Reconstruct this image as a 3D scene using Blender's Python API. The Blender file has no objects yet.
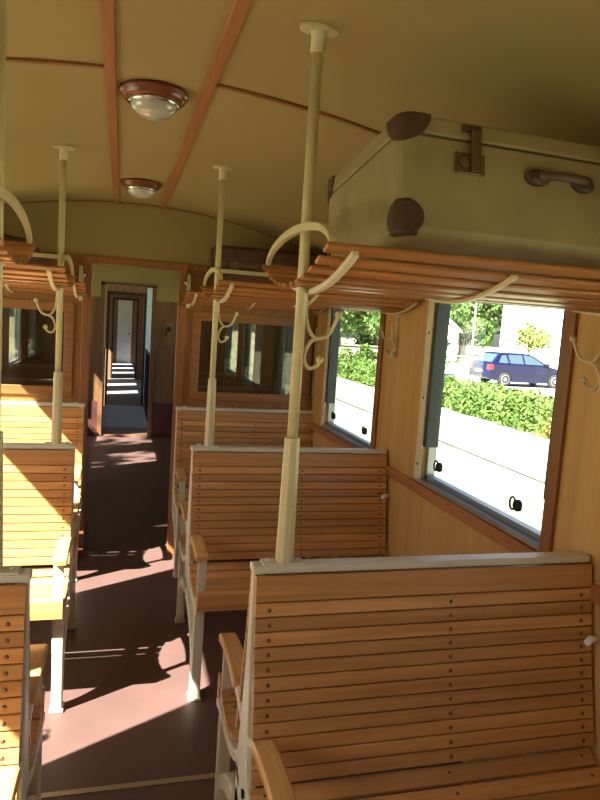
import bpy, bmesh, math, random
from mathutils import Vector, Matrix
random.seed(7)
SC = bpy.context.scene
COL = SC.collection
PI = math.pi

# ---------------------------------------------------------------- camera, world, sun, exposure
def make_camera():
    f = 658.0; yaw = .2697; pitch = -.1134; roll = .0669
    c, s = math.cos(yaw), math.sin(yaw); Ry = Matrix(((c, -s, 0), (s, c, 0), (0, 0, 1)))
    c, s = math.cos(pitch), math.sin(pitch); Rp = Matrix(((1, 0, 0), (0, c, s), (0, -s, c)))
    c, s = math.cos(roll), math.sin(roll); Rr = Matrix(((c, 0, s), (0, 1, 0), (-s, 0, c)))
    M = Rr @ Rp @ Ry
    cd = bpy.data.cameras.new('camera'); cd.sensor_fit = 'HORIZONTAL'; cd.sensor_width = 36; cd.lens = f / 600 * 36
    cd.clip_start = .02; cd.clip_end = 500
    co = bpy.data.objects.new('camera', cd); COL.objects.link(co)
    R = Matrix((M[0], M[2], -Vector(M[1]))).transposed()
    co.matrix_world = Matrix.Translation((-.08, 0, 1.676)) @ R.to_4x4()
    SC.camera = co
make_camera()
SUN_DIR = Vector((1, .56, -1.1)).normalized()
w = bpy.data.worlds.new('sky'); SC.world = w; w.use_nodes = True
nt = w.node_tree; nt.nodes.clear()
sky = nt.nodes.new('ShaderNodeTexSky'); sky.sky_type = 'NISHITA'; sky.sun_disc = False
sky.sun_elevation = math.asin(-SUN_DIR.z); sky.sun_rotation = math.atan2(-SUN_DIR.x, -SUN_DIR.y)
sky.dust_density = 2.5
bg = nt.nodes.new('ShaderNodeBackground'); bg.inputs[1].default_value = .32
wo = nt.nodes.new('ShaderNodeOutputWorld')
nt.links.new(sky.outputs[0], bg.inputs[0]); nt.links.new(bg.outputs[0], wo.inputs[0])
sl = bpy.data.lights.new('sun', 'SUN'); sl.energy = 36.0; sl.angle = .009; sl.color = (1, .96, .90)
so = bpy.data.objects.new('sun', sl); COL.objects.link(so); so.location = (-20, -12, 22)
so.rotation_euler = SUN_DIR.to_track_quat('-Z', 'Y').to_euler()
SC.view_settings.view_transform = 'Standard'; SC.view_settings.look = 'None'
SC.view_settings.gamma = 1; SC.view_settings.use_curve_mapping = False
SC.view_settings.exposure = 0.42
SC.cycles.max_bounces = 10; SC.cycles.diffuse_bounces = 7; SC.cycles.transparent_max_bounces = 24
SC.cycles.use_denoising = True; SC.cycles.sample_clamp_indirect = 6

# ---------------------------------------------------------------- materials
MATS = {}
def nm(name):
    m = bpy.data.materials.new(name); m.use_nodes = True; MATS[name] = m
    n = m.node_tree.nodes; return m, n, m.node_tree.links, n['Principled BSDF']
def rgb(c): return (c[0], c[1], c[2], 1)
def plain(name, col, rough=.5, metal=0, var=.06, scale=8, bump=0, coat=0, spec=None):
    m, n, l, p = nm(name)
    tc = n.new('ShaderNodeTexCoord'); no = n.new('ShaderNodeTexNoise'); no.inputs['Scale'].default_value = scale
    no.inputs['Detail'].default_value = 4
    l.new(tc.outputs['Object'], no.inputs['Vector'])
    cr = n.new('ShaderNodeValToRGB')
    cr.color_ramp.elements[0].position = .3; cr.color_ramp.elements[1].position = .7
    cr.color_ramp.elements[0].color = rgb([c * (1 - var) for c in col]); cr.color_ramp.elements[1].color = rgb([min(1, c * (1 + var)) for c in col])
    l.new(no.outputs['Fac'], cr.inputs[0]); l.new(cr.outputs[0], p.inputs['Base Color'])
    p.inputs['Roughness'].default_value = rough; p.inputs['Metallic'].default_value = metal
    p.inputs['Coat Weight'].default_value = coat
    if spec is not None: p.inputs['Specular IOR Level'].default_value = spec
    if bump:
        b = n.new('ShaderNodeBump'); b.inputs['Strength'].default_value = bump; b.inputs['Distance'].default_value = .01
        l.new(no.outputs['Fac'], b.inputs['Height']); l.new(b.outputs[0], p.inputs['Normal'])
    return m
def wood(name, c1, c2, axis, rough=.35, fine=40, island=.25, coat=.15):
    """varnished wood, grain along the axis; each separate board gets its own tone"""
    m, n, l, p = nm(name)
    tc = n.new('ShaderNodeTexCoord'); mp = n.new('ShaderNodeMapping'); ge = n.new('ShaderNodeNewGeometry')
    sc = [fine, fine, fine]; sc['xyz'.index(axis)] = fine * .045
    mp.inputs['Scale'].default_value = sc
    ad = n.new('ShaderNodeVectorMath'); ad.operation = 'ADD'
    ml = n.new('ShaderNodeMath'); ml.operation = 'MULTIPLY'; ml.inputs[1].default_value = 7.3
    l.new(ge.outputs['Random Per Island'], ml.inputs[0])
    l.new(tc.outputs['Object'], ad.inputs[0]); l.new(ml.outputs[0], ad.inputs[1]); l.new(ad.outputs[0], mp.inputs[0])
    no = n.new('ShaderNodeTexNoise'); no.inputs['Scale'].default_value = 1; no.inputs['Detail'].default_value = 5; no.inputs['Distortion'].default_value = .6
    l.new(mp.outputs[0], no.inputs['Vector'])
    cr = n.new('ShaderNodeValToRGB'); e = cr.color_ramp.elements
    e[0].position = .3; e[1].position = .68; e[0].color = rgb(c2); e[1].color = rgb(c1)
    l.new(no.outputs['Fac'], cr.inputs[0])
    hs = n.new('ShaderNodeHueSaturation')
    mr = n.new('ShaderNodeMapRange'); mr.inputs['To Min'].default_value = 1 - island; mr.inputs['To Max'].default_value = 1 + island * .7
    l.new(ge.outputs['Random Per Island'], mr.inputs[0]); l.new(mr.outputs[0], hs.inputs['Value'])
    l.new(cr.outputs[0], hs.inputs['Color']); l.new(hs.outputs[0], p.inputs['Base Color'])
    p.inputs['Roughness'].default_value = rough; p.inputs['Coat Weight'].default_value = coat; p.inputs['Coat Roughness'].default_value = .2
    return m
M_SLAT = wood('slat_wood', (.60, .315, .108), (.41, .19, .055), 'x', rough=.38, fine=34, island=.2)
M_ARM = wood('armrest_wood', (.70, .42, .15), (.50, .27, .08), 'y', rough=.3, island=.05)
M_RACK = wood('rack_wood', (.50, .21, .065), (.32, .115, .03), 'x', rough=.35, island=.3)
M_PANEL = wood('wall_panel_wood', (.60, .36, .115), (.50, .28, .08), 'z', rough=.45, fine=16, island=.05)
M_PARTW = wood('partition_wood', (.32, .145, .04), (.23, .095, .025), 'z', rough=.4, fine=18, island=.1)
M_TRIMW = wood('trim_wood', (.46, .19, .065), (.34, .125, .04), 'y', rough=.4, island=.1)
M_TRIMZ = wood('trim_wood_upright', (.32, .13, .04), (.22, .085, .025), 'z', rough=.4, island=.1)
M_TRIMX = wood('trim_wood_cross', (.34, .145, .045), (.24, .095, .028), 'x', rough=.4, island=.1)
M_DARKW = wood('dark_wood', (.23, .12, .05), (.16, .08, .035), 'z', rough=.45, fine=18, island=.05)
M_REDB = plain('dark_red_dado', (.085, .025, .02), .55)
M_CREAM = plain('cream_paint', (.68, .64, .47), .38, var=.04)
M_POLE = plain('pole_paint', (.64, .56, .32), .35, var=.03)
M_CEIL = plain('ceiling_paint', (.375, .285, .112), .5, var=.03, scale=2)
M_FLOOR = plain('floor_lino', (.105, .058, .048), .5, var=.10, scale=3, bump=.02)
M_FLOOR2 = plain('platform_floor', (.20, .21, .23), .6, var=.15)
M_STRIP = plain('threshold_strip', (.42, .34, .22), .4, metal=.4)
M_SCREW = plain('screw_metal', (.16, .09, .05), .4, metal=.6)
M_BLACK = plain('black_plastic', (.012, .012, .012), .4)
M_RUB = plain('dark_rubber', (.035, .045, .045), .5)
M_ALU = plain('sash_metal', (.32, .36, .38), .35, metal=.5)
M_CHROME = plain('chrome', (.75, .75, .75), .15, metal=1)
M_FIX = wood('fixture_wood', (.26, .075, .022), (.17, .045, .015), 'x', rough=.25, island=.02)
M_CASE = plain('suitcase_canvas', (.29, .225, .105), .55, var=.10, scale=14, bump=.05)
M_CASED = plain('suitcase_band', (.10, .06, .035), .5)
M_LEATH = plain('corner_leather', (.065, .028, .014), .45, var=.25, scale=30, bump=.15)
M_BRASS = plain('old_brass', (.20, .13, .06), .4, metal=.8)
M_BAG = plain('brown_leather', (.085, .028, .016), .45, var=.25, scale=12)
M_WHITE = plain('white_plastic', (.85, .85, .82), .3)
M_GRASS = plain('grass', (.34, .35, .22), .95, var=.45, scale=1.1, spec=0)
M_ROAD = plain('road', (.42, .42, .42), .9, spec=.1)
M_HOUSE = plain('house_render', (.86, .85, .80), .9, var=.03, scale=1, spec=.1)
M_ROOF = plain('roof_tile', (.55, .42, .36), .9, var=.1, scale=3, spec=.1)
M_HWIN = plain('house_window', (.30, .31, .33), .2)
M_TRUNK = plain('bark', (.12, .08, .05), .9)
M_CARP = plain('car_paint', (.003, .004, .036), .35, var=.02, coat=.2)
M_TYRE = plain('tyre', (.02, .02, .02), .8)
M_RIM = plain('rim', (.6, .6, .62), .35, metal=.6)
M_TAIL = plain('tail_light', (.6, .03, .02), .3)
M_CGLASS = plain('car_glass', (.05, .08, .10), .06, var=.05)
M_GREY = plain('door_grey', (.62, .62, .60), .5)
M_TURQ = plain('turquoise', (.12, .5, .5), .6)
M_PALEB = plain('pale_blue_paint', (.50, .62, .78), .5)
M_PLATE = plain('number_plate', (.8, .8, .75), .5)
def leaf(name, c):
    m, n, l, p = nm(name)
    ge = n.new('ShaderNodeNewGeometry'); cr = n.new('ShaderNodeValToRGB'); e = cr.color_ramp.elements
    e[0].color = rgb([x * .55 for x in c]); e[1].color = rgb([min(1, x * 1.5) for x in c])
    l.new(ge.outputs['Random Per Island'], cr.inputs[0]); l.new(cr.outputs[0], p.inputs['Base Color'])
    p.inputs['Roughness'].default_value = .7; p.inputs['Specular IOR Level'].default_value = .2
    return m
M_LEAF = leaf('hedge_leaf', (.085, .15, .03)); M_LEAFD = leaf('tree_leaf', (.065, .125, .03)); M_LEAFY = leaf('bush_leaf', (.22, .26, .07))
def glass(name, tint, refl):
    m = bpy.data.materials.new(name); m.use_nodes = True; n = m.node_tree.nodes; l = m.node_tree.links; n.clear()
    t = n.new('ShaderNodeBsdfTransparent'); t.inputs[0].default_value = rgb(tint)
    g = n.new('ShaderNodeBsdfGlossy'); g.inputs['Roughness'].default_value = .01
    lw = n.new('ShaderNodeLayerWeight'); lw.inputs[0].default_value = .5
    pw = n.new('ShaderNodeMath'); pw.operation = 'POWER'; pw.inputs[1].default_value = 4.0; l.new(lw.outputs['Facing'], pw.inputs[0])
    fr = n.new('ShaderNodeMath'); fr.operation = 'MULTIPLY_ADD'; fr.inputs[1].default_value = .8; fr.inputs[2].default_value = refl; l.new(pw.outputs[0], fr.inputs[0])
    mx = n.new('ShaderNodeMixShader'); o = n.new('ShaderNodeOutputMaterial')
    l.new(fr.outputs[0], mx.inputs[0]); l.new(t.outputs[0], mx.inputs[1]); l.new(g.outputs[0], mx.inputs[2]); l.new(mx.outputs[0], o.inputs[0])
    return m
M_GLASS = glass('window_glass', (.96, .97, .96), .04)
M_PGLASS = glass('partition_glass', (.66, .66, .60), .09)
def dome_mat():
    m, n, l, p = nm('lamp_dome_glass'); p.inputs['Base Color'].default_value = (.72, .72, .66, 1)
    p.inputs['Roughness'].default_value = .12; p.inputs['Transmission Weight'].default_value = .25; p.inputs['Coat Weight'].default_value = 1
    return m
M_DOME = dome_mat()

# ---------------------------------------------------------------- mesh helpers
class MB:
    def __init__(s): s.v = []; s.f = []; s.sm = []; s.mi = []; s.m = 0
    def add(s, vs, fs, smooth=False):
        o = len(s.v); s.v += [tuple(v) for v in vs]
        for f in fs: s.f.append([i + o for i in f]); s.sm.append(smooth); s.mi.append(s.m)
    def box(s, x0, x1, y0, y1, z0, z1, rot=None):
        vs = [(x, y, z) for z in (z0, z1) for y in (y0, y1) for x in (x0, x1)]
        if rot: vs = [rot @ Vector(v) for v in vs]
        s.add(vs, [(0, 2, 3, 1), (4, 5, 7, 6), (0, 1, 5, 4), (2, 6, 7, 3), (0, 4, 6, 2), (1, 3, 7, 5)])
    def prism(s, poly, a, b, axis='x', smooth=False):
        """polygon in the two other axes extruded along axis from a to b"""
        def P(p, t):
            return {'x': (t, p[0], p[1]), 'y': (p[0], t, p[1]), 'z': (p[0], p[1], t)}[axis]
        n = len(poly); vs = [P(p, a) for p in poly] + [P(p, b) for p in poly]
        s.add(vs, [list(range(n))[::-1], list(range(n, 2 * n))])
        s.add(vs, [(i, (i + 1) % n, n + (i + 1) % n, n + i) for i in range(n)], smooth)
    def tube(s, pts, r, n=10, caps=True, flat=None):
        """round tube along points; r number or list; flat=(a,b) scales the section"""
        pts = [Vector(p) for p in pts]; N = len(pts); rs = r if isinstance(r, (list, tuple)) else [r] * N
        up = None; vs = []
        for i, p in enumerate(pts):
            t = (pts[min(i + 1, N - 1)] - pts[max(i - 1, 0)]).normalized()
            if up is None:
                up = Vector((0, 0, 1)) if abs(t.z) < .9 else Vector((1, 0, 0))
            a = t.cross(up).normalized(); b = a.cross(t).normalized(); up = b
            fa, fb = flat if flat else (1, 1)
            for k in range(n):
                q = 2 * PI * k / n; vs.append(p + a * math.cos(q) * rs[i] * fa + b * math.sin(q) * rs[i] * fb)
        fs = [(i * n + k, i * n + (k + 1) % n, (i + 1) * n + (k + 1) % n, (i + 1) * n + k) for i in range(N - 1) for k in range(n)]
        s.add(vs, fs, True)
        if caps: s.add(vs[:n], [list(range(n))[::-1]]); s.add(vs[-n:], [list(range(n))])
    def strip(s, pts, w, x0, x1):
        """flat bar following a (y,z) polyline, width w (number or list), from x0 to x1"""
        pts = [Vector(p) for p in pts]; N = len(pts); ws = w if isinstance(w, (list, tuple)) else [w] * N
        A = []; B = []
        for i, p in enumerate(pts):
            t = (pts[min(i + 1, N - 1)] - pts[max(i - 1, 0)]).normalized(); nn = Vector((-t.y, t.x))
            A.append(p + nn * ws[i] / 2); B.append(p - nn * ws[i] / 2)
        vs = []
        for x in (x0, x1): vs += [(x, a.x, a.y) for a in A] + [(x, b.x, b.y) for b in B]
        fs = []
        for i in range(N - 1):
            fs += [(i, i + 1, N + i + 1, N + i), (2 * N + i, 3 * N + i, 3 * N + i + 1, 2 * N + i + 1),
                   (i, 2 * N + i, 2 * N + i + 1, i + 1), (N + i, N + i + 1, 3 * N + i + 1, 3 * N + i)]
        fs += [(0, N, 3 * N, 2 * N), (N - 1, 3 * N - 1, 4 * N - 1, 2 * N - 1)]
        s.add(vs, fs)
    def lathe(s, prof, n=24, c=(0, 0, 0), axis='z', sx=1, sy=1):
        vs = []
        for r, z in prof:
            for k in range(n):
                q = 2 * PI * k / n; a, b = r * math.cos(q) * sx, r * math.sin(q) * sy
                v = {'z': (a, b, z), 'x': (z, a, b), 'y': (a, z, b)}[axis]
                vs.append((v[0] + c[0], v[1] + c[1], v[2] + c[2]))
        fs = [(i * n + k, i * n + (k + 1) % n, (i + 1) * n + (k + 1) % n, (i + 1) * n + k) for i in range(len(prof) - 1) for k in range(n)]
        s.add(vs, fs, True)
        if prof[0][0] > 0: s.add(vs[:n], [list(range(n))])
        if prof[-1][0] > 0: s.add(vs[-n:], [list(range(n))])
    def leaves(s, pts, size):
        for p in pts:
            d = Vector((random.gauss(0, 1), random.gauss(0, 1), random.gauss(0, 1))).normalized()
            e = d.orthogonal().normalized(); e.rotate(Matrix.Rotation(random.random() * 6.28, 3, d)); g = d.cross(e)
            k = size * random.uniform(.6, 1.3); p = Vector(p)
            s.add([p - e * k, p + g * k * .5, p + e * k, p - g * k * .5], [(0, 1, 2, 3)])
    def build(s, name, mat, parent=None, bevel=0, seg=2, kind=None, loc=None):
        me = bpy.data.meshes.new(name); me.from_pydata(s.v, [], s.f)
        for m in (mat if isinstance(mat, (list, tuple)) else [mat]): me.materials.append(m)
        me.polygons.foreach_set('use_smooth', s.sm); me.polygons.foreach_set('material_index', s.mi)
        bm = bmesh.new(); bm.from_mesh(me)
        bmesh.ops.remove_doubles(bm, verts=bm.verts, dist=1e-6)
        bmesh.ops.recalc_face_normals(bm, faces=bm.faces); bm.to_mesh(me); bm.free(); me.update()
        o = bpy.data.objects.new(name, me); COL.objects.link(o); o.parent = parent
        if loc: o.location = loc
        if bevel:
            b = o.modifiers.new('bevel', 'BEVEL'); b.width = bevel; b.segments = seg; b.limit_method = 'ANGLE'; b.angle_limit = .6
        if kind: o['kind'] = kind
        return o
def tag(o, label, cat, group=None, kind=None):
    if label: o['label'] = label
    if cat: o['category'] = cat
    if group: o['group'] = group
    if kind: o['kind'] = kind
    return o
def thing(name, loc, label, cat, group=None, rz=0):
    o = bpy.data.objects.new(name, None); COL.objects.link(o); o.location = loc; o.rotation_euler = (0, 0, rz)
    o.empty_display_size = .1
    return tag(o, label, cat, group)
def dup(src, loc, label, rz=0, sx=1, group=None):
    """copy a thing with its parts and sub-parts; sx=-1 is the mirrored make for the other side"""
    def cp(o, par):
        c = o.copy(); COL.objects.link(c); c.parent = par
        for ch in list(o.children): cp(ch, c)
        return c
    r = cp(src, None); r.location = loc; r.rotation_euler = (0, 0, rz); r.scale = (sx, 1, 1); r['label'] = label
    if group: r['group'] = group
    return r
def arc(cy, cz, r, a0, a1, n=10, ry=1):
    return [(cy + r * ry * math.cos(math.radians(a0 + (a1 - a0) * i / n)), cz + r * math.sin(math.radians(a0 + (a1 - a0) * i / n))) for i in range(n + 1)]
def smooth(pts, n=6):
    """Catmull-Rom through the points"""
    P = [Vector(p) for p in pts]; P = [P[0] * 2 - P[1]] + P + [P[-1] * 2 - P[-2]]; out = []
    for i in range(1, len(P) - 2):
        for k in range(n):
            t = k / n; a, b, c, d = P[i - 1:i + 3]
            out.append(.5 * ((2 * b) + (c - a) * t + (2 * a - 5 * b + 4 * c - d) * t * t + (3 * b - a - 3 * c + d) * t ** 3))
    out.append(P[-2]); return out

# ---------------------------------------------------------------- the carriage shell
HW = 1.28; YB = 4.58; Y2 = 9.2; YF = -2.2; WT = .07
YS = [1.59, 3.14, 4.69]; S = 1.55
def ceil_z(x): return 2.395 - .145 * x * x
m = MB(); m.box(-HW - WT, HW + WT, YF, 9.95, -.06, 0); m.build('floor', M_FLOOR, kind='structure')
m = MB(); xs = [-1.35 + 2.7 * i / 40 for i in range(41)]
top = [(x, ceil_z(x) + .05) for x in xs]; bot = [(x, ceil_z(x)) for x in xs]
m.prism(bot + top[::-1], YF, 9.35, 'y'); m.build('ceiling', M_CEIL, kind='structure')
# window openings along each side: (y0, y1)
WINR = [(1.81 - 2 * S, 2.695 - 2 * S), (1.81 - S, 2.735 - S), (1.81, 2.735), (1.81 + S, 2.715 + S), (4.80, 5.50), (6.80, 7.45), (7.85, 8.80)]
WINL = [(1.81 - 2 * S, 2.86 - 2 * S), (1.81 - S, 2.86 - S), (1.81, 2.86), (1.81 + S, 2.86 + S), (6.70, 7.42), (7.82, 8.75)]
ZS, ZT = 1.0, 1.80
ZTS = {1: 1.865, -1: 1.885}
def side_wall(sg, wins, name):
    ZT = ZTS[sg]
    m = MB(); x0, x1 = sorted((sg * HW, sg * (HW + WT)))
    m.box(x0, x1, YF, Y2, -.3, ZS); m.box(x0, x1, YF, Y2, ZT, 2.2)
    y = YF
    for a, b in wins: m.box(x0, x1, y, a, ZS, ZT); y = b
    m.box(x0, x1, y, Y2, ZS, ZT)
    return m.build(name, M_PANEL, kind='structure')
side_wall(1, WINR, 'wall_right'); side_wall(-1, WINL, 'wall_left')
m = MB(); m.box(-HW - WT, HW + WT, YF - .05, YF, 0, 2.42); m.build('wall_back', M_PANEL, kind='structure')
# rounded window: frame, dark guide, sill bar, glass, two ring handles
def ring_handle(m, x, y, z, sg):
    c = [2 * PI * k / 20 for k in range(21)]
    m.tube([(x - sg * .006, y + .021 + .017 * math.cos(a), z + .023 * math.sin(a)) for a in c], .0045, 6, caps=False)
    m.tube([(x, y - .012, z), (x - sg * .012, y - .012, z)], .022, 18)
    m.tube([(x - sg * .012, y - .012 + .016 * math.cos(a), z + .016 * math.sin(a)) for a in c], .005, 6, caps=False)
def window(sg, a, b, i):
    ZT = ZTS[sg]
    w_ = bpy.data.objects.new('window_%d' % i, None); COL.objects.link(w_); w_['kind'] = 'structure'
    w_.location = (sg * HW, (a + b) / 2, ZS)
    def loc(o): o.matrix_parent_inverse = Matrix.Translation((-sg * HW, -(a + b) / 2, -ZS)); return o
    gx = sg * (HW + .040)
    m = MB()
    def bx(xa, xb, *r):
        xa, xb = sorted((sg * xa, sg * xb)); m.box(xa, xb, *r)
    # metal sash round the pane with rounded corners
    bx(HW + .02, HW + .055, a, b, ZS, ZS + .028); bx(HW + .02, HW + .055, a, b, ZT - .02, ZT)
    bx(HW + .02, HW + .055, a, a + .02, ZS, ZT); bx(HW + .02, HW + .055, b - .02, b, ZS, ZT)
    for (cy, cz, q) in ((a + .07, ZT - .07, 90), (b - .07, ZT - .07, 0)):
        pts = arc(cy, cz, .055, q, q + 90, 6); cor = (cy + (.07 if q == 0 else -.07), ZT)
        xa, xb = sorted((sg * (HW + .022), sg * (HW + .052))); m.prism([cor] + pts, xa, xb)
    bx(HW - .012, HW + .02, a, b, ZS - .006, ZS + .008)
    loc(m.build('sash', M_ALU, w_))
    m = MB(); bx(HW - .002, HW + .057, b - .034, b + .0, ZS + .16, ZT); bx(HW - .002, HW + .03, a, a + .02, ZS + .16, ZT)
    loc(m.build('blind_guide', M_RUB, w_))
    m = MB(); bx(HW - .006, HW, b + .001, b + .060, ZS - .0, ZT)
    m.m = 1
    for z in (ZS + .07, ZS + .38, ZS + .68): m.tube([(sg * (HW - .0055), b + .03, z), (sg * (HW - .009), b + .03, z)], .006, 8)
    loc(m.build('screwed_cover_strip', [M_CREAM, M_SCREW], w_))
    m = MB(); bx(HW - .014, HW, a - .055, a - .001, ZS - .04, ZT + .03); loc(m.build('near_casing', M_TRIMZ, w_, bevel=.003))
    m = MB(); bx(HW - .016, HW, a - .05, b + .06, ZT + .001, ZT + .04); loc(m.build('head_casing', M_TRIMW, w_))
    m = MB(); bx(HW + .038, HW + .042, a + .018, b - .018, ZS + .02, ZT - .018); loc(m.build('pane', M_GLASS, w_))
    for y in (a + .23, b - .0):
        y = y if y < b - .05 else b - .0
    for y in (a + .215, b - .10) :
        m = MB(); ring_handle(m, sg * (HW + .038), y, ZS + .085, sg); loc(m.build('handle', M_BLACK, w_))
n = 1
for a, b in WINR: window(1, a, b, n); n += 1
for a, b in WINL: window(-1, a, b, n); n += 1
# dado rail along the side walls and the thin lower lining
for sg, nme in ((1, 'trim_1'), (-1, 'trim_2')):
    m = MB(); x0, x1 = sorted((sg * (HW - .020), sg * HW))
    m.box(x0, x1, YF, YB, .935, .985); m.build(nme, M_TRIMW, kind='structure', bevel=.004)
# ceiling strips
n = 3
for x in (-.155, .140):
    m = MB(); m.box(x, x + .033, YF, YB, ceil_z(.15) - .012, ceil_z(.15) + .01)
    m.build('trim_%d' % n, M_TRIMW, kind='structure', bevel=.003); n += 1
def cross_strip(y, xa, xb, wd, mat=M_TRIMX):
    global n
    m = MB(); N = 24; xs = [xa + (xb - xa) * i / N for i in range(N + 1)]
    m.prism([(x, ceil_z(x) - .008) for x in xs] + [(x, ceil_z(x) + .01) for x in xs[::-1]], y - wd / 2, y + wd / 2, 'y')
    m.build('trim_%d' % n, mat, kind='structure'); n += 1
for y in (2.12, -.98):
    cross_strip(y, -1.28, -.156, .02); cross_strip(y, .174, 1.28, .02)
cross_strip(YB - .012, -1.28, 1.28, .018)
# thin metal joint strip in the floor
m = MB(); m.box(-1.27, 1.27, 2.225, 2.25, 0, .003); m.build('trim_%d' % n, M_STRIP, kind='structure'); n += 1
# partition with doorway and two glazed openings
def arch_panel(m, y0, y1, zb, x0, x1):
    N = 24; xs = [x0 + (x1 - x0) * i / N for i in range(N + 1)]
    m.prism([(x0, zb)] + [(x, ceil_z(x)) for x in xs] + [(x1, zb)], y0, y1, 'y')
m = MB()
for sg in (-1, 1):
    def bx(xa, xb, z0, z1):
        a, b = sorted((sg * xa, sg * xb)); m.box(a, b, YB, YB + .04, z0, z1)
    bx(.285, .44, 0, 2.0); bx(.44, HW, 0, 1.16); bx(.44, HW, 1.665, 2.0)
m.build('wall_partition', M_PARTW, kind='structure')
m = MB(); arch_panel(m, YB, YB + .04, 2.001, -HW, HW); m.build('wall_partition_top', M_CEIL, kind='structure')
m = MB()
for sg in (-1, 1):
    a, b = sorted((sg * .282, sg * .335)); m.box(a, b, YB - .02, YB + .05, 0, 1.99)
m.box(-.34, .34, YB - .02, YB + .05, 1.985, 2.035); m.box(-HW, HW, YB - .014, YB, 1.99, 2.03)
m.build('door_1', M_TRIMZ, kind='structure', bevel=.004)
for sg in (-1, 1):
    wn = bpy.data.objects.new('window_%d' % (20 if sg < 0 else 21), None); COL.objects.link(wn); wn['kind'] = 'structure'
    m = MB(); xa, xb = sorted((sg * .385, sg * 1.245))
    m.box(xa, xb, YB - .014, YB, 1.11, 1.165); m.box(xa, xb, YB - .014, YB, 1.66, 1.72)
    m.box(xa, xa + .058, YB - .014, YB, 1.165, 1.66); m.box(xb - .058, xb, YB - .014, YB, 1.165, 1.66)
    m.build('frame', M_TRIMX, wn, bevel=.004)
    m = MB(); m.box(xa + .05, xb - .05, YB + .014, YB + .019, 1.155, 1.67); m.build('pane', M_PGLASS, wn)
# wall of the next compartment with a dark door frame
m = MB()
for sg in (-1, 1):
    a, b = sorted((sg * .36, sg * HW)); m.box(a, b, Y2, Y2 + .05, .48, 1.87)
m.build('wall_far', M_DARKW, kind='structure')
m = MB(); arch_panel(m, Y2, Y2 + .05, 2.071, -HW, HW)
for sg in (-1, 1):
    a, b = sorted((sg * .36, sg * HW)); m.box(a, b, Y2, Y2 + .05, 1.871, 2.071)
m.build('wall_far_top', M_CEIL, kind='structure')
m = MB()
for sg in (-1, 1):
    a, b = sorted((sg * .36, sg * HW)); m.box(a, b, Y2 - .01, Y2 + .05, 0, .479)
m.build('baseboard_far', M_REDB, kind='structure')
m = MB()
for sg in (-1, 1):
    a, b = sorted((sg * .305, sg * .36)); m.box(a, b, Y2 - .02, Y2 + .06, 0, 2.07)
m.box(-.36, .36, Y2 - .02, Y2 + .06, 2.035, 2.07); m.box(-.305, .305, Y2, Y2 + .05, 0, .02)
m.build('door_2', M_DARKW, kind='structure')
# dark brown lining of the far vestibule's sides
for sg, nme in ((1, 'trim_20'), (-1, 'trim_21')):
    m = MB(); xa, xb = sorted((sg * (HW - .012), sg * HW)); wins = WINR[4:] if sg > 0 else WINL[4:]
    y = YB + .05
    for a, b in wins:
        m.box(xa, xb, y, a - .06, 0, 2.1); m.box(xa, xb, a - .06, b + .062, 0, ZS - .05); m.box(xa, xb, a - .06, b + .062, ZTS[sg] + .05, 2.1); y = b + .062
    m.box(xa, xb, y, Y2, 0, 2.1); m.build(nme, M_DARKW, kind='structure')

# ---------------------------------------------------------------- open platform and the next carriage
YC = 12.4; YE = 23.0
m = MB(); m.box(-1.2, 1.2, 9.96, YC, -.08, -.01)
m.build('platform_floor', M_FLOOR2, kind='structure')
m = MB(); m.prism(bot + top[::-1], 9.351, YC - .001, 'y'); m.build('platform_roof', M_CEIL, kind='structure')
m = MB(); m.box(-HW, HW, YC, YE, -.06, 0); m.build('next_carriage_floor', M_FLOOR2, kind='structure')
m = MB(); m.prism(bot + top[::-1], YC, YE + .05, 'y'); m.build('next_carriage_ceiling', M_CEIL, kind='structure')
for sg, nme in ((1, 'next_carriage_wall_right'), (-1, 'next_carriage_wall_left')):
    m = MB(); x0, x1 = sorted((sg * HW, sg * (HW + .06))); m.box(x0, x1, YC, YE, -.3, 1.0); m.box(x0, x1, YC, YE, 1.8, 2.2)
    y = YC
    while y < YE - 1: m.box(x0, x1, y, y + 1.1, 1.0, 1.8); y += 1.6
    m.box(x0, x1, y, YE, 1.0, 1.8); m.build(nme, M_DARKW, kind='structure')
def door_wall(y, name, mat, ow, oh):
    m = MB(); arch_panel(m, y, y + .05, oh, -HW, HW)
    m.box(-HW, -ow, y, y + .05, 0, oh); m.box(ow, HW, y, y + .05, 0, oh)
    m.build(name, mat, kind='structure')
    m = MB()
    for sg in (-1, 1):
        a, b = sorted((sg * ow, sg * (ow + .04))); m.box(a, b, y - .02, y, 0, oh)
    m.box(-ow - .04, ow + .04, y - .02, y, oh, oh + .05); m.build('door_%d' % (3 if y < 15 else 4), M_BLACK, kind='structure')
door_wall(YC, 'next_carriage_end_wall', M_DARKW, .30, 2.0)
m = MB(); m.box(.345, 1.2, YC - .03, YC - .005, .0, 2.2); m.build('next_carriage_end_panel', M_PALEB, kind='structure')
door_wall(17.4, 'next_carriage_partition', M_DARKW, .28, 2.0)
m = MB(); m.box(-HW, HW, YE, YE + .05, 0, 2.42); m.build('next_carriage_rear_wall', M_DARKW, kind='structure')
m = MB(); m.box(-.22, .24, YE - .04, YE - .001, 0, 2.12); m.m = 1; m.tube([(.16, YE - .09, 1.0), (.16, YE - .04, 1.0)], .03, 10)
m.build('door_5', [M_GREY, M_BRASS], kind='structure')
m = MB(); m.box(-.43, -.41, Y2 + .1, YC - .05, -.01, 2.2); m.build('platform_sun_screen', M_BLACK, kind='structure')  # added dark screen, out of view, keeps sun and side light off the platform
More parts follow.
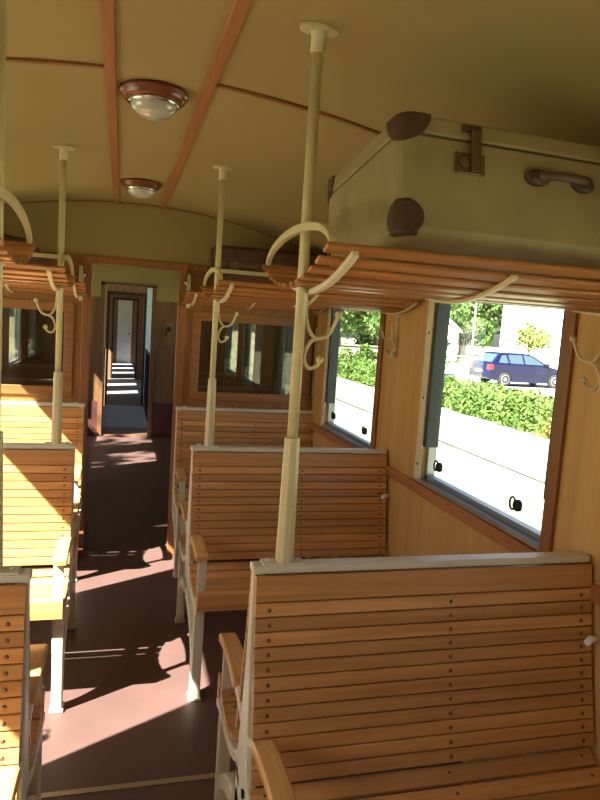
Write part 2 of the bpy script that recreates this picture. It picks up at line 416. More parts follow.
for sg, lab in ((1, 'black platform railing gate seen to the right through the far doorway'), (-1, 'black platform railing seen to the left through the far doorway')):
    t = thing('platform_railing', (sg * .36, 9.98, -.01), lab, 'railing', 'platform railings')
    m = MB(); m.tube([(0, 0, 1.05), (0, 2.35, 1.05)], .02, 8); m.tube([(0, 0, .12), (0, 2.35, .12)], .014, 8); m.build('rail', M_BLACK, t)
    for k in range(9):
        m = MB(); m.tube([(0, .03 + k * .286, 0), (0, .03 + k * .286, 1.05)], .012, 8); m.build('baluster', M_BLACK, t)

# ---------------------------------------------------------------- benches
BW = 1.0; XA = .2645
def back_y(z):   # outward lean of the backrest
    t = (1.045 - z) / .53; return .024 + .07 * t + .03 * t * t
def seat_z(u): return .455 + 2.0 * (u - .27) ** 2 - (.25 * max(0, u - .36)) * .4
def slat(m, y, z, ang, wd, th, x0, x1):
    R = Matrix.Translation((0, y, z)) @ Matrix.Rotation(ang, 4, 'X')
    vs = []
    b = .0022
    prof = [(-wd / 2 + b, -th / 2), (wd / 2 - b, -th / 2), (wd / 2, -th / 2 + b), (wd / 2, th / 2 - b), (wd / 2 - b, th / 2), (-wd / 2 + b, th / 2), (-wd / 2, th / 2 - b), (-wd / 2, -th / 2 + b)]
    for x in (x0, x1): vs += [R @ Vector((x, a, c)) for a, c in prof]
    k = len(prof)
    m.add(vs, [list(range(k))[::-1], list(range(k, 2 * k))] + [(i, (i + 1) % k, k + (i + 1) % k, k + i) for i in range(k)])
def bench_side(root, s, x0, x1):
    """seat and backrest facing -y (s=-1) or +y (s=1)"""
    m = MB(); rows = []
    zs = [1.041]; zs.append(zs[-1] - .068)
    while len(zs) < 14: zs.append(zs[-1] - .0365)
    for i in range(13):
        za, zb = zs[i], zs[i + 1]; zc = (za + zb) / 2; y = back_y(zc); ang = math.atan2(back_y(zb) - back_y(za), za - zb)
        slat(m, s * y, zc, (PI / 2 - ang) if s < 0 else (-PI / 2 + ang), math.hypot(za - zb, back_y(zb) - back_y(za)) - .0032, .020, x0, x1)
        rows.append((y + .0095, zc))
    m.m = 1
    for xc in (x0 + .035, x0 + (x1 - x0) * .545, x1 - .035):
        for y, z in rows[1:]: m.lathe([(0, -s * .0 + s * (y + .0025)), (.0052, s * (y + .0018)), (.007, s * (y - .002))], 8, (xc, 0, z), 'y')
    m.build('backrest', [M_SLAT, M_SCREW], root)
    m = MB(); us = [.098 + .050 * i for i in range(8)]; rows = []
    for i in range(7):
        ua, ub = us[i], us[i + 1]; uc = (ua + ub) / 2; za, zb = seat_z(ua), seat_z(ub); ang = math.atan2(zb - za, ub - ua)
        slat(m, s * uc, (za + zb) / 2, (PI + ang) if s > 0 else (PI - ang), .047, .018, x0, x1); rows.append((uc, (za + zb) / 2))
    # rounded front board
    zf = seat_z(us[-1])
    prof = [(s * (.448 - .01), zf + .008)] + [(s * (.448 + .012 * math.sin(a)), zf - .01 + .018 * math.cos(a)) for a in (0, .5, 1, 1.5)] + [(s * .458, zf - .075), (s * .438, zf - .075)]
    m.prism(prof, x0, x1, 'x')
    m.m = 1
    for xc in (x0 + .035, x0 + (x1 - x0) * .545, x1 - .035):
        for u, z in rows: m.lathe([(0, z + .0115), (.0045, z + .011), (.006, z + .007)], 8, (xc, s * u, 0))
    m.build('seat', [M_SLAT, M_SCREW], root)
    # cast leg: curved brace and foot, then post up to the armrest
    m = MB(); xa, xb = 0, .028
    m.strip([(a[0], a[1]) for a in smooth([(s * .01, .40), (s * .07, .335), (s * .20, .30), (s * .32, .22), (s * .368, .11), (s * .372, .0)])], [.075] * 6 + [.055] * 8 + [.045] * 17, xa, xb)
    m.box(.002, .044, s * .385 - .018, s * .385 + .018, 0, .40)
    m.box(-.006, .05, s * .380 - .032, s * .372 + .032, 0, .012)
    m.build('leg', M_CREAM, root, bevel=.004)
    m = MB(); m.box(.006, .046, s * .395 - .007, s * .395 + .007, .26, .655); m.build('armrest_post', M_CREAM, root, bevel=.002)
    m = MB(); P = smooth([(s * .14, .655), (s * .22, .667), (s * .34, .668), (s * .425, .655)])
    A = [(p[0], p[1] + .014) for p in P]; B = [(p[0], p[1] - .014) for p in P]
    m.prism(A + B[::-1], -.008, .048, 'x'); ar = m.build('armrest', M_ARM, root, bevel=.007, seg=3)
    m = MB(); m.strip([tuple(p) for p in smooth([(s * .015, .53), (s * .045, .60), (s * .11, .632), (s * .20, .645)])], .022, .002, .03)
    m.build('armrest_bracket', M_CREAM, root, bevel=.003)
def make_bench(label, sides, name, loc):
    t = thing(name, loc, label, 'bench', 'slatted carriage benches')
    x0, x1 = .004, BW
    for s in sides: bench_side(t, s, x0, x1)
    # cast end frame by the aisle: upright and the two seat rails
    m = MB()
    yo = 0 if len(sides) == 2 else -.012
    m.strip([(yo, 1.05), (yo, .80), (yo, .62), (yo, .50), (yo, .36)], [.022, .045, .085, .13, .13] if len(sides) == 2 else [.03, .04, .05, .06, .06], 0, .028)
    for s in sides:
        m.strip([tuple(p) for p in smooth([(s * .02, .44), (s * .075, .475), (s * .12, .455), (s * .20, .432), (s * .30, .428), (s * .40, .43), (s * .445, .42)])], .03, 0, .028)
    m.build('end_frame', M_CREAM, t, bevel=.004)
    m = MB(); m.box(-.004, x1, -.024, .024, 1.042, 1.062)
    m.tube([(.055, 0, 1.06), (.055, 0, 1.068)], .016, 12); m.build('top_rail', M_CREAM, t, bevel=.006)
    m = MB(); d = .4 if len(sides) == 2 else 0
    m.box(x1 - .10, x1 - .075, -.40, d, .40, .425); m.box(x1 - .10, x1 - .075, -.37, -.34, 0, .40)
    if d: m.box(x1 - .10, x1 - .075, .34, .37, 0, .40)
    m.build('wall_side_support', M_CREAM, t)
    return t
RB = [(XA, YS[0], 0), (XA, YS[1], 0), (.30, YB - .03, 0)]
b1 = make_bench('slatted bench nearest the camera at lower right, its backrest filling the corner', (-1, 1), 'double_bench', RB[0])
dup(b1, RB[1], 'middle right bench, its pole rising in front of the side windows')
b3 = make_bench('slatted bench against the partition, right of the doorway', (-1,), 'bench', RB[2])
dup(b1, (-.268, YS[0], 0), 'nearest left bench, cut by the left edge, shaded at its top', sx=-1)
dup(b1, (-.268, YS[1], 0), 'middle left bench in glaring sunlight with a diagonal shadow edge', sx=-1)
dup(b3, (-.30, YB - .03, 0), 'sunlit slatted bench against the partition, left of the doorway', sx=-1)

# ---------------------------------------------------------------- poles with hooks
def hook_pts(): return [smooth([(0, 0, .13), (.006, 0, .06), (.03, 0, .025), (.065, 0, .035), (.088, 0, .085)]),
                        smooth([(.055, 0, .028), (.02, 0, .015), (.004, 0, -.025), (.018, 0, -.052), (.04, 0, -.045), (.046, 0, -.03)])]
def hook_mesh(k=1):
    m = MB()
    for pts in hook_pts(): m.tube([p * k for p in pts], .0058 * k, 8, flat=(1.1, .8))
    for p in ((.088, 0, .085), (.046, 0, -.03)):
        c = Vector(p) * k; r = .0105 * k
        m.lathe([(0, -r), (r * .7, -r * .7), (r, 0), (r * .7, r * .7), (0, r)], 10, c)
    return m
def make_pole(label, loc):
    t = thing('handrail_pole', loc, label, 'pole', 'cream handrail poles'); h = ceil_z(loc[0]) - loc[2]
    m = MB(); m.tube([(0, 0, .30), (0, 0, h - .03)], .0135, 14); m.build('pole', M_POLE, t)
    m = MB(); r = .021
    for z0, z1, r0, r1 in ((0, .33, .0245, .020),):
        vs = [(math.cos(PI / 4 * k + PI / 8) * (r0 if z == z0 else r1), math.sin(PI / 4 * k + PI / 8) * (r0 if z == z0 else r1), z) for z in (z0, z1) for k in range(8)]
        m.add(vs, [list(range(8))[::-1], list(range(8, 16))] + [(k, (k + 1) % 8, 8 + (k + 1) % 8, 8 + k) for k in range(8)])
    m.build('lower_sleeve', M_POLE, t, bevel=.002)
    m = MB(); m.lathe([(.018, h - .060), (.018, h - .015), (.022, h - .01)], 16); m.lathe([(.046, h - .012), (.048, h - .006), (.046, h + .004)], 20, sx=1.0, sy=.5)
    m.build('ceiling_flange', M_POLE, t)
    m = MB(); m.box(-.06, .05, -.022, .022, 0, .006); m.tube([(-.045, 0, .006), (-.045, 0, .013)], .009, 6); m.build('base_flange', M_CREAM, t, bevel=.002)
    hk = hook_mesh().build('coat_hook', M_POLE, t); hk.location = (.012, 0, .56)
    return t
ZP = 1.062
p1 = make_pole('nearest cream pole, rising from the lower right bench top', (.346, YS[0], ZP))
dup(p1, (.346, YS[1], ZP), 'cream pole on the middle right bench, left of the nearest pole')
dup(p1, (-.350, YS[0], ZP), 'cream pole running down the left edge of the photo', sx=-1)
dup(p1, (-.350, YS[1], ZP), 'cream pole rising from the middle left sunlit bench', sx=-1)

# ---------------------------------------------------------------- luggage racks
def rack_z(u): return 1.772 + .072 * (u / .33) ** 2
def make_rack(label, loc, full=True, bar=True):
    t = thing('luggage_rack', loc, label, 'luggage rack', 'slatted luggage racks'); zl = loc[2]; L = HW - .328 - .005
    m = MB(); us = [-.306] + [.0]*0 + [-.25, -.194, -.138, -.084, -.033, .033, .084, .138, .194, .25, .306]
    if not full: us = us[:6]
    for u in us:
        R = Matrix.Translation((0, u, rack_z(u) - zl)) @ Matrix.Rotation(2 * .072 * u / .33 ** 2, 4, 'X')
        m.box(-.022, L, -.0165, .0165, -.005, .005, R)
    m.build('slats', M_RACK, t, bevel=.003)
    e = .345 if full else 0.0
    for k, x in enumerate((.040, .43, L - .03)):
        ua = -.315 if k == 0 else -.28; ub = min(e, .22); h = .013 if k == 0 else .009
        m = MB(); U = [ua + (ub - ua) * i / 14 for i in range(15)]
        m.strip([(u, rack_z(u) - zl - .0055 - h / 2) for u in U], h, x - .008, x + .008)
        m.build('bracket', M_CREAM if k == 0 else M_POLE, t, bevel=.002)
    m = MB(); A = arc(0, 1.842 - zl, .062, 180, 0, 18, ry=.30 / .062)
    A = [p for p in A if full or p[0] <= .001]
    m.strip(A, [.010 + .009 * math.sin(PI * i / max(1, len(A) - 1)) for i in range(len(A))], -.014, .0)
    m.build('end_hoop', M_POLE, t, bevel=.002)
    if bar:
        m = MB(); m.box(.0, L, -.007, .007, 1.895 - zl, 1.912 - zl); m.build('top_bar', M_POLE, t)
    return t
ZR = 1.77
# the end brackets pass the pole on its aisle side
RX = .328
r1 = make_rack('luggage rack carrying the big canvas suitcase, nearest on the right', (RX, YS[0], ZR), bar=False)
r2 = make_rack('middle right luggage rack, seen below and behind the nearest one', (RX, YS[1], ZR))
r3 = make_rack('narrow luggage rack at the partition, right of the doorway', (RX, YB - .02, ZR), full=False, bar=False)
dup(r1, (-RX, YS[0], ZR), 'nearest left luggage rack, only its hoop end in view', sx=-1)
dup(r2, (-RX, YS[1], ZR), 'left luggage rack with sunlit slats behind the left pole', sx=-1)
dup(r3, (-RX, YB - .02, ZR), 'narrow luggage rack at the partition, left of the doorway', sx=-1)
# hooks on the window pillars
def wall_hook(label, sg, y, z):
    t = thing('wall_hook', (sg * HW, y, z), label, 'hook', 'cream wall hooks')
    m = MB(); m.box(-.006, 0, -.012, .012, -.06, .16); m.tube([(-.003, 0, .15), (-.04, 0, .19), (-.06, 0, .21)], .006, 8)
    b = m.build('back_plate', M_POLE, t, bevel=.002)
    for d in (1, -1):
        k = hook_mesh(1.05).build('hook', M_POLE, t); k.location = (-.006, 0, 0); k.rotation_euler = (0, 0, PI - d * .95)
    if sg < 0: t.rotation_euler = (0, 0, PI)
    return t
wall_hook('cream double hook on the pillar at the right edge of the photo', 1, YS[0] + .03, 1.60)
wall_hook('cream double hook on the pillar between the two right windows', 1, YS[1], 1.60)
wall_hook('cream double hook on the left wall pillar above the middle bench', -1, YS[1], 1.60)
wall_hook('cream double hook on the left wall pillar above the nearest bench', -1, YS[0], 1.60)
for sg in (-1, 1):
    t = thing('rack_wall_bracket', (sg * .335, YB - .02, 1.74), 'small cream bracket on the partition, %s of the doorway' % ('left' if sg < 0 else 'right'), 'bracket', 'partition brackets')
    m = MB(); m.strip([tuple(p) for p in smooth([(0, .22), (-.03, .17), (-.02, .12), (-.05, .08), (-.03, .03), (-.035, -.0)])], .016, sg * .0, sg * .022)
    m.build('arm', M_CREAM, t, bevel=.002); m = MB(); m.box(-.011 + sg * .011, .011 + sg * .011, -.004, 0, 0, .22); m.build('plate', M_CREAM, t)
for y, lab in ((YS[0] - .07, 'small white clip on the wall beside the nearest right bench'), (YS[1] - .07, 'small white clip on the wall beside the middle right bench')):
    m = MB(); m.tube([(0, 0, 0), (-.03, -.012, .006), (-.05, -.02, .0)], [.010, .011, .009], 10); o = m.build('wall_clip', M_WHITE); o.location = (HW, y, .83); tag(o, lab, 'clip', 'white wall clips')

# ---------------------------------------------------------------- ceiling lamps
def make_lamp(label, y):
    z = ceil_z(.0) - .001; t = thing('ceiling_lamp', (-.005, y, z), label, 'lamp', 'round ceiling lamps')
    m = MB(); m.lathe([(.090, .0), (.109, -.001), (.113, -.008), (.110, -.015), (.103, -.017), (.101, -.026), (.092, -.033), (.078, -.034)], 40); m.build('wooden_ring', M_FIX, t)
    m = MB(); m.lathe([(.080, -.032), (.084, -.038), (.080, -.045), (.073, -.047), (.070, -.040)], 40); m.build('chrome_ring', M_CHROME, t)
    m = MB(); m.lathe([(.075, -.040)] + [(.075 * math.cos(a), -.040 - .046 * math.sin(a)) for a in [PI / 2 * k / 10 for k in range(1, 10)]] + [(0, -.086)], 40); m.build('glass_dome', M_DOME, t)
    return t
l1 = make_lamp('larger, nearer of the two round ceiling lamps', 2.29)
dup(l1, (-.005, 3.84, l1.location.z), 'farther round ceiling lamp, close to the partition')

# ---------------------------------------------------------------- luggage
def rbox(m, hx, hy, z0, z1, r, n=5):
    """box rounded at its upright edges"""
    P = []
    for cx, cy, a0 in ((hx - r, hy - r, 0), (-hx + r, hy - r, 90), (-hx + r, -hy + r, 180), (hx - r, -hy + r, 270)):
        for k in range(n + 1):
            a = math.radians(a0 + 90 * k / n); P.append((cx + r * math.cos(a), cy + r * math.sin(a)))
    m.prism(P, z0, z1, 'z', smooth=False)
CX, CY, RZ = .866, 1.562, .04
t = thing('suitcase', (CX, CY, 1.842), 'large canvas suitcase with brown leather corners, lying on the nearest right rack', 'suitcase', rz=RZ); t.rotation_euler = (math.radians(-8.5), 0, RZ)
hx, hy = .400, .235
def ring_box(m, hx, hy, layers, r, n=6):
    rings = []
    for z, ins in layers:
        for cx, cy, a0 in ((1, 1, 0), (-1, 1, 90), (-1, -1, 180), (1, -1, 270)):
            for k in range(n + 1):
                a = math.radians(a0 + 90 * k / n); q = r - ins * .5
                rings.append((cx * (hx - ins - q) + q * math.cos(a), cy * (hy - ins - q) + q * math.sin(a), z))
    W = 4 * (n + 1); L = len(layers)
    m.add(rings, [(i * W + k, i * W + (k + 1) % W, (i + 1) * W + (k + 1) % W, (i + 1) * W + k) for i in range(L - 2) for k in range(W)], True)
    i = L - 2; m.add(rings[i * W:], [(k, (k + 1) % W, W + (k + 1) % W, W + k) for k in range(W)])
    m.add(rings[:W], [list(range(W))]); m.add(rings[-W:], [list(range(W))])
m = MB(); ring_box(m, hx, hy, [(0, .026), (.004, .015), (.012, .006), (.026, 0), (.219, 0)], .035); m.build('body', M_CASE, t)
m = MB(); rbox(m, hx, hy, .225, .266, .035); m.build('lid', M_CASE, t, bevel=.007)
m = MB(); rbox(m, hx - .003, hy - .003, .214, .230, .033); m.build('seam_band', M_CASED, t)
def corner_cap(cx, cy, z, up):
    m = MB(); vs = []; fs = []; N = 9; r = .062
    # cap following the rounded vertical edge, outline rounded off
    sx, sy = (1 if cx > 0 else -1), (1 if cy > 0 else -1)
    R = .037; ex, ey = hx - .035, hy - .035
    def pt(s, h):  # s arc length around the corner (0 in the middle), h height
        q = R * PI / 2 / 2
        if s < -q: x = R; y = 0; base = (ex + .002 + 0, 0); off = -s - q; return Vector((ex + R, ey - off, h))
        if s > q: off = s - q; return Vector((ex - off, ey + R, h))
        a = PI / 4 + s / R; return Vector((ex + R * math.cos(a), ey + R * math.sin(a), h))
    for i in range(N + 1):
        h = i / N
        half = r * .8 * math.sqrt(max(.01, 1 - ((h - .42) / .60) ** 2)) if not up else r * math.sqrt(max(.01, 1 - h ** 1.6))
        for j in range(N * 2 + 1):
            p = pt(-half + half * 2 * j / (N * 2), (z + .010 + h * .068) if not up else (z - h * .055)); nrm = 1
            vs.append((p.x * sx, p.y * sy, p.z))
    W = N * 2 + 1
    fs = [(i * W + j, i * W + j + 1, (i + 1) * W + j + 1, (i + 1) * W + j) for i in range(N) for j in range(W - 1)]
    m.add(vs, fs, True)
    # sole/top patch of the cap
    e = .0035 if up else -.0035
    row = [(v[0] * 1.0, v[1], v[2] + e) for v in vs[:W]]; ctr = ((ex - .02) * sx, (ey - .02) * sy, z + e)
    m.add(vs[:W] + row, [(j, j + 1, W + j + 1, W + j) for j in range(W - 1)], True)
    m.add(row + [ctr], [(j, j + 1, W) for j in range(W - 1)], True)
    o = m.build('corner_cap', M_LEATH, t); so_ = o.modifiers.new('thick', 'SOLIDIFY'); so_.thickness = .004; so_.offset = 0
for cx in (-1, 1):
    for cy in (-1, 1): corner_cap(cx, cy, .004, False); corner_cap(cx, cy, .262, True)
def latch(x):
    f = -hy - .001; m = MB(); m.box(x - .036, x + .036, f - .004, f, .150, .196); la = m.build('latch', M_BRASS, t, bevel=.002)
    m = MB(); m.box(x - .002, x + .022, f - .012, f - .004, .153, .246); m.lathe([(.012, f - .0045), (.013, f - .010), (.006, f - .011), (0, f - .011)], 14, (x - .017, 0, .173), 'y'); m.build('hasp', M_SCREW, la, bevel=.002)
    m = MB(); m.box(x - .022, x + .026, f - .007, f, .240, .258); m.build('hasp_hinge', M_LEATH, la, bevel=.003)
latch(-.235); latch(.235)
m = MB(); f = -hy - .001
for x in (-.062, .062):
    m = MB(); m.lathe([(.026, f), (.026, f - .007), (.020, f - .012), (0, f - .012)], 16, (x, 0, .165), 'y', sx=1.2, sy=.75); m.build('handle_mount', M_LEATH, t)
m = MB(); m.tube(smooth([(-.062, f - .012, .165), (-.04, f - .028, .163), (0, f - .034, .162), (.04, f - .028, .163), (.062, f - .012, .165)]), .010, 10); m.build('handle', M_CASED, t)
t = thing('brown_suitcase', (.845, 4.355, 1.852), 'dark brown upright suitcase on the partition rack, right of the doorway', 'suitcase')
m = MB(); m.box(-.38, .38, -.085, .085, 0, .175); m.build('body', M_BAG, t, bevel=.03, seg=4)
m = MB(); m.box(-.38, .38, -.085, .085, .18, .300); m.build('lid', M_BAG, t, bevel=.03, seg=4)
m = MB(); m.box(-.372, .372, -.080, .080, .165, .19); m.build('seam_band', M_CASED, t)
for x in (-.24, .24):
    m = MB(); m.box(x - .03, x + .03, -.092, -.085, .13, .20); m.build('latch', M_BRASS, t, bevel=.002)
t = thing('leather_bag', (-.90, 4.355, 1.852), 'dark brown rounded leather bag on the partition rack, left of the doorway', 'bag')
P = [(-.34, 0), (.34, 0), (.355, .10), (.33, .17), (.26, .225), (.12, .24), (-.12, .24), (-.30, .22), (-.355, .10)]
m = MB(); m.prism([tuple(p) for p in P], -.09, .09, 'y'); m.build('body', M_BAG, t, bevel=.03, seg=4)
m = MB(); m.tube(smooth([(-.08, -.095, .15), (-.05, -.11, .19), (.05, -.11, .19), (.08, -.095, .15)]), .008, 8); m.build('handle', M_CASED, t)

# wall box next to the far doorway
t = thing('switch_box', (.545, Y2, 1.44), 'small brown switch box on the wall right of the far doorway', 'switch box')
m = MB(); m.box(-.085, .085, -.03, 0, -.16, .16); m.build('back_board', M_DARKW, t, bevel=.004)
m = MB(); m.box(-.03, .02, -.06, -.03, .02, .09); m.box(-.055, -.03, -.05, -.03, -.03, .01); m.build('switch', M_BLACK, t, bevel=.003)

# ---------------------------------------------------------------- outdoors
GZ = -.55
m = MB(); m.box(1.45, 110, -40, 140, GZ - .1, GZ); m.build('ground_right', M_GRASS, kind='structure')
m = MB(); m.box(-70, 1.45, -40, 140, GZ - .1, GZ); m.build('ground_left', M_GRASS, kind='structure')
m = MB(); m.box(10.8, 90, 25.6, 31.2, GZ, GZ + .03); m.box(14, 24, 31.2, 36, GZ, GZ + .03); m.box(10.8, 90, 62, 70, GZ, GZ + .03); m.build('road', M_ROAD, kind='structure')
m = MB(); m.tube([(6.4, 2, GZ + .03), (6.4, 60, GZ + .03)], .02, 6); o = m.build('rail_line', M_RUB); tag(o, 'thin dark rail line running across the sunlit lawn', 'rail')
def hedge(x, y0, y1, h, wd, n_, label, grp=None):
    o = MB(); pts = []
    for _ in range(n_):
        y = random.uniform(y0, y1); f_ = random.random(); bump = .05 * math.sin(y * 3.1) + .05 * math.sin(y * 7.3)
        if f_ < .6: px = x - wd / 2 - bump + random.gauss(0, .05); pz = GZ + random.uniform(.02, h)
        else: px = x + random.uniform(-wd / 2, wd / 2); pz = GZ + h + bump + random.gauss(0, .05)
        pts.append((px, y, pz))
    o.leaves(pts, .075)
    o.box(x - wd / 2 + .08, x + wd / 2 - .08, y0, y1, GZ, GZ + h - .08)
    q = o.build('hedge', M_LEAF); tag(q, label, 'hedge', grp); return q
hedge(9.95, 8.5, 33, .76, .9, 34000, 'clipped green hedge running along the lawn below the car')
def blob_tree(name, x, y, h, r, n_, mat, label, cat, grp=None, size=.16, trunk=True, sq=1.0, z0=None):
    t = thing(name, (x, y, GZ), label, cat, grp); c = MB(); pts = []
    cz = h - r * sq if z0 is None else z0
    subs = [(random.gauss(0, r * .42), random.gauss(0, r * .42), cz + random.gauss(0, r * .38 * sq), r * random.uniform(.35, .6)) for _ in range(14)]
    for _ in range(n_):
        a, b, cc, rr = random.choice(subs); d = Vector((random.gauss(0, 1), random.gauss(0, 1), random.gauss(0, 1))).normalized() * rr * random.uniform(.6, 1.05)
        pts.append((a + d.x, b + d.y, max(.05, cc + d.z * sq)))
    c.leaves(pts, size); c.build('foliage', mat, t)
    if trunk:
        m = MB(); m.tube([(0, 0, 0), (.03, 0, cz * .6), (0, .05, cz + r * .3)], [r * .09 + .06, r * .06 + .05, .04], 8); m.build('trunk', M_TRUNK, t)
    return t
# house and its annex
def house(name, x, y, rz, W, D, H, RH, label, wins, arched, door=None):
    t = thing(name, (x, y, GZ), label, 'house', rz=rz)
    m = MB(); m.box(-W / 2, W / 2, 0, D, 0, H); m.prism([(0, H), (D, H), (D / 2, H + RH * .96)], -W / 2, W / 2, 'x'); m.build('wall', M_HOUSE, t)
    m = MB()
    m.prism([(-.35, H - .15), (D / 2, H + RH), (D / 2, H + RH + .15), (-.35, H)], -W / 2 - .3, W / 2 + .3, 'x')
    m.prism([(D + .35, H - .15), (D / 2, H + RH), (D / 2, H + RH + .15), (D + .35, H)], -W / 2 - .3, W / 2 + .3, 'x'); m.build('roof', M_ROOF, t)
    for wx, wz, ww, wh in wins:
        m = MB(); pl = [(wx - ww / 2, wz), (wx + ww / 2, wz)]
        if arched: pl += [(wx + ww / 2 * math.cos(a), wz + wh - ww / 2 + ww / 2 * math.sin(a)) for a in [PI * k / 10 for k in range(11)]]
        else: pl += [(wx + ww / 2, wz + wh), (wx - ww / 2, wz + wh)]
        m.prism(pl, -.03, .0, 'y'); wnd = m.build('window', M_HWIN, t)
        m = MB(); m.box(wx - .03, wx + .03, -.05, -.03, wz, wz + wh); m.box(wx - ww / 2 - .06, wx + ww / 2 + .06, -.08, -.0, wz - .08, wz); m.build('window_bar', M_WHITE, wnd)
    return t
house('house', 37.4, 44.0, -.55, 17, 9, 5.8, 3.6, 'large white house with arched windows behind the car',
      [(-6.4, 3.2, .8, 1.0), (-3.6, 3.2, .8, 1.0), (-.8, 3.2, .8, 1.0), (2.0, 3.2, .8, 1.0), (4.8, 3.2, .8, 1.0)], True)
house('cottage', 27.2, 50.5, -.55 + PI / 2, 6, 5, 2.6, 2.4, 'small white gabled house left of the large white house', [(-1.4, .9, .9, 1.0), (1.4, .9, .9, 1.0)], False)
m = MB(); m.box(-.9, .9, -.6, .6, 0, 2.2); m.prism([(-1, 2.2), (1, 2.2), (.8, 2.45), (-.8, 2.45)], -.7, .7, 'y'); o = m.build('garden_shed', M_TURQ); o.location = (21.6, 44.0, GZ); tag(o, 'small turquoise shed at the left of the white houses', 'shed')
m = MB(); m.tube([(0, 0, 0), (0, 0, 9)], [.09, .06], 10); m.tube([(0, 0, 9), (.4, -.2, 9.15), (1.1, -.5, 9.1)], .04, 8); m.box(.9, 1.5, -.75, -.45, 9.02, 9.14); o = m.build('street_lamp', M_ALU); o.location = (24.2, 42.5, GZ); tag(o, 'slim pale street lamp post before the dark trees', 'street lamp')
G = 'trees beyond the lawn'
blob_tree('garden_tree', 37.5, 68, 9.5, 4.4, 6000, M_LEAFD, 'tall dark tree behind the small gabled house', 'tree', G, .36)
blob_tree('garden_tree', 28.5, 59, 6.2, 2.8, 4500, M_LEAFD, 'dark tree seen at the left edge of the near window', 'tree', G, .28)
blob_tree('garden_tree', 35.0, 88, 10.5, 5, 6000, M_LEAFD, 'leafy tree seen at the right of the far window', 'tree', G, .36)
blob_tree('garden_tree', 24.5, 74, 8.5, 4.0, 6000, M_LEAFD, 'broad tree seen in the upper middle of the far window', 'tree', G, .36)
blob_tree('garden_tree', 20, 92, 10.5, 5, 6000, M_LEAFD, 'tree seen at the left edge of the far window', 'tree', G, .36)
GB = 'garden bushes'
blob_tree('flowering_bush', 25.4, 37.5, 3.4, 1.1, 1800, M_LEAFY, 'yellow green bush before the large white house above the car', 'bush', GB, .13, trunk=True)
blob_tree('garden_bush', 26.2, 44.5, 3.6, .9, 2000, M_LEAF, 'tall green shrub between the two white houses', 'bush', GB, .15)
blob_tree('garden_bush', 15.6, 32.2, 2.2, 1.1, 2600, M_LEAF, 'green bush left of the parked car', 'bush', GB, .12)
blob_tree('garden_bush', 13.6, 36.0, 1.3, .8, 1800, M_LEAF, 'light green bush beyond the far window hedge', 'bush', GB, .12)
# trees on the sunny side
blob_tree('street_tree', -8.2, 3.9, 9.2, 1.35, 700, M_LEAFD, 'leafy tree on the sunny side beyond the left windows', 'tree', 'trees on the left', .16, z0=8.4)
blob_tree('street_tree', -16, 22, 8, 3.2, 3500, M_LEAFD, 'distant tree seen through the left partition pane', 'tree', 'trees on the left', .22)

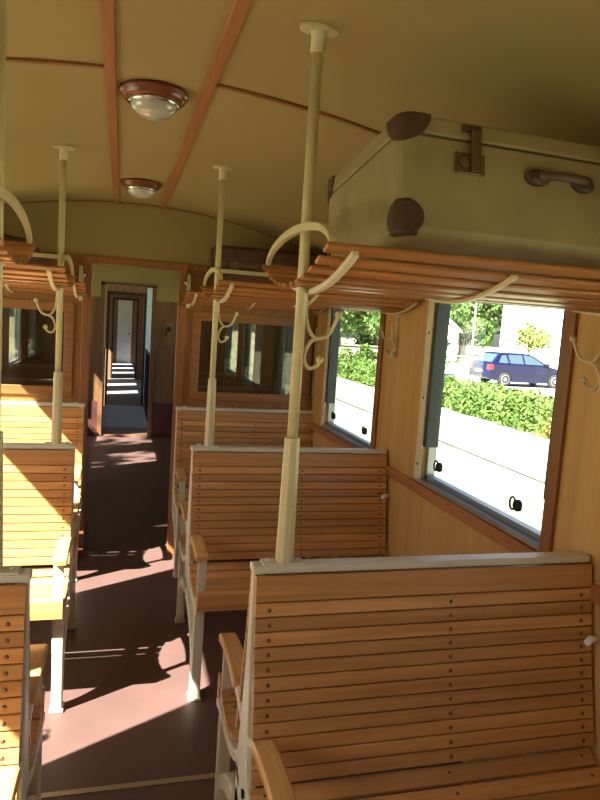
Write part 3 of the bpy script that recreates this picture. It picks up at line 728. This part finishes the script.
# ---------------------------------------------------------------- parked car
def make_car(loc, rz):
    t = thing('car', loc, 'dark blue hatchback parked beyond the hedge', 'car', rz=rz)
    # side outline, x forward, length 4.15
    body = [(-2.05, .30), (-2.10, .45), (-2.08, .62), (-2.02, .92), (-1.95, .98), (-.9, 1.0), (.75, .97), (1.45, .86), (1.85, .74), (2.0, .60), (2.05, .45), (2.02, .28), (1.9, .22),
            (1.58, .22)] + [(1.25 + .34 * math.cos(a), .30 + .34 * math.sin(a)) for a in [PI * k / 10 for k in range(11)]] + [(.85, .20), (-.85, .20)] + \
           [(-1.26 + .34 * math.cos(a), .30 + .34 * math.sin(a)) for a in [PI * k / 10 for k in range(11)]] + [(-1.65, .24)]
    m = MB(); m.prism(body, -.85, .85, 'y'); m.build('body', M_CARP, t, bevel=.06, seg=3)
    low = [(-1.97, .97), (-.9, .99), (.80, .955)]
    # cabin: tapered inwards to the roof
    lo = [(-1.98, .96), (.95, .94)]; hi = [(-1.55, 1.42), (-1.30, 1.455), (-.3, 1.47), (.15, 1.42)]
    prof = [(-1.98, .96), (-1.52, 1.42), (-1.25, 1.46), (-.3, 1.475), (.12, 1.42), (.95, .94)]
    def wy(z): return .83 - (z - .95) * .42
    m = MB(); nP = len(prof); vs = [(x, -wy(z), z) for x, z in prof] + [(x, wy(z), z) for x, z in prof]
    m.add(vs, [list(range(nP)), list(range(nP, 2 * nP))] + [(i, (i + 1) % nP, nP + (i + 1) % nP, nP + i) for i in range(nP)]); m.build('cabin', M_CARP, t, bevel=.03)
    def side_glass(pl, nme):
        for sg in (-1, 1):
            m = MB(); a = [(x, sg * (wy(z) + .006), z) for x, z in pl]; b = [(x, sg * (wy(z) - .01), z) for x, z in pl]; k = len(pl)
            m.add(a + b, [list(range(k)), list(range(k, 2 * k))[::-1]] + [(i, (i + 1) % k, k + (i + 1) % k, k + i) for i in range(k)]); m.build(nme, M_CGLASS, t)
    side_glass([(-1.62, 1.02), (-1.42, 1.34), (-1.22, 1.37), (-1.12, 1.02)], 'quarter_window')
    side_glass([(-1.04, 1.02), (-1.12, 1.38), (-.42, 1.40), (-.38, 1.01)], 'rear_side_window')
    side_glass([(-.30, 1.01), (-.34, 1.40), (.05, 1.37), (.68, 1.0)], 'front_side_window')
    m = MB()
    def slope(xa, za, xb, zb, w0, w1, off):
        d = Vector((xb - xa, 0, zb - za)).normalized(); nn = Vector((-d.z, 0, d.x)) * off
        m.add([Vector((xa, -w0, za)) + nn, Vector((xa, w0, za)) + nn, Vector((xb, w1, zb)) + nn, Vector((xb, -w1, zb)) + nn,
               Vector((xa, -w0, za)) - nn, Vector((xa, w0, za)) - nn, Vector((xb, w1, zb)) - nn, Vector((xb, -w1, zb)) - nn],
              [(0, 1, 2, 3), (7, 6, 5, 4), (0, 4, 5, 1), (1, 5, 6, 2), (2, 6, 7, 3), (3, 7, 4, 0)])
    slope(-1.90, 1.03, -1.58, 1.37, .70, .58, .012); m.build('rear_window', M_CGLASS, t)
    m = MB(); slope(.86, .99, .20, 1.38, .74, .60, .012); m.build('windscreen', M_CGLASS, t)
    for x in (-1.26, 1.25):
        for sg in (-1, 1):
            m = MB(); m.lathe([(.18, sg * .68), (.29, sg * .68), (.315, sg * .70), (.315, sg * .84), (.29, sg * .865), (.20, sg * .865)], 28, (x, 0, .315), 'y'); wl = m.build('wheel', M_TYRE, t)
            m = MB(); m.lathe([(0, sg * .86), (.06, sg * .872), (.10, sg * .855), (.20, sg * .868), (.205, sg * .80)], 28, (x, 0, .315), 'y'); m.build('hub_cap', M_RIM, wl)
    for sg in (-1, 1):
        m = MB(); m.box(-2.07, -1.88, *sorted((sg * .62, sg * .865)), .70, .93); m.build('tail_light', M_TAIL, t, bevel=.02)
        m = MB(); m.box(1.72, 1.98, *sorted((sg * .50, sg * .80)), .60, .72); m.build('headlight', M_WHITE, t, bevel=.02)
        m = MB(); m.box(.60, .78, *sorted((sg * .82, sg * 1.0)), .97, 1.09); m.build('wing_mirror', M_CARP, t, bevel=.02)
    m = MB(); m.box(-2.125, -2.08, -.26, .26, .56, .67); m.build('number_plate', M_PLATE, t)
    m = MB(); m.box(-2.13, -1.95, -.80, .80, .34, .42); m.build('bumper', M_BLACK, t, bevel=.02)
    for sg in (-1, 1):
        m = MB(); m.box(-.9, .85, *sorted((sg * .84, sg * .862)), .50, .545); m.build('side_moulding', M_BLACK, t, bevel=.005)
    return t
make_car((18.35, 27.6, GZ + .03), .0).scale = (1.06, 1.06, 1.06)
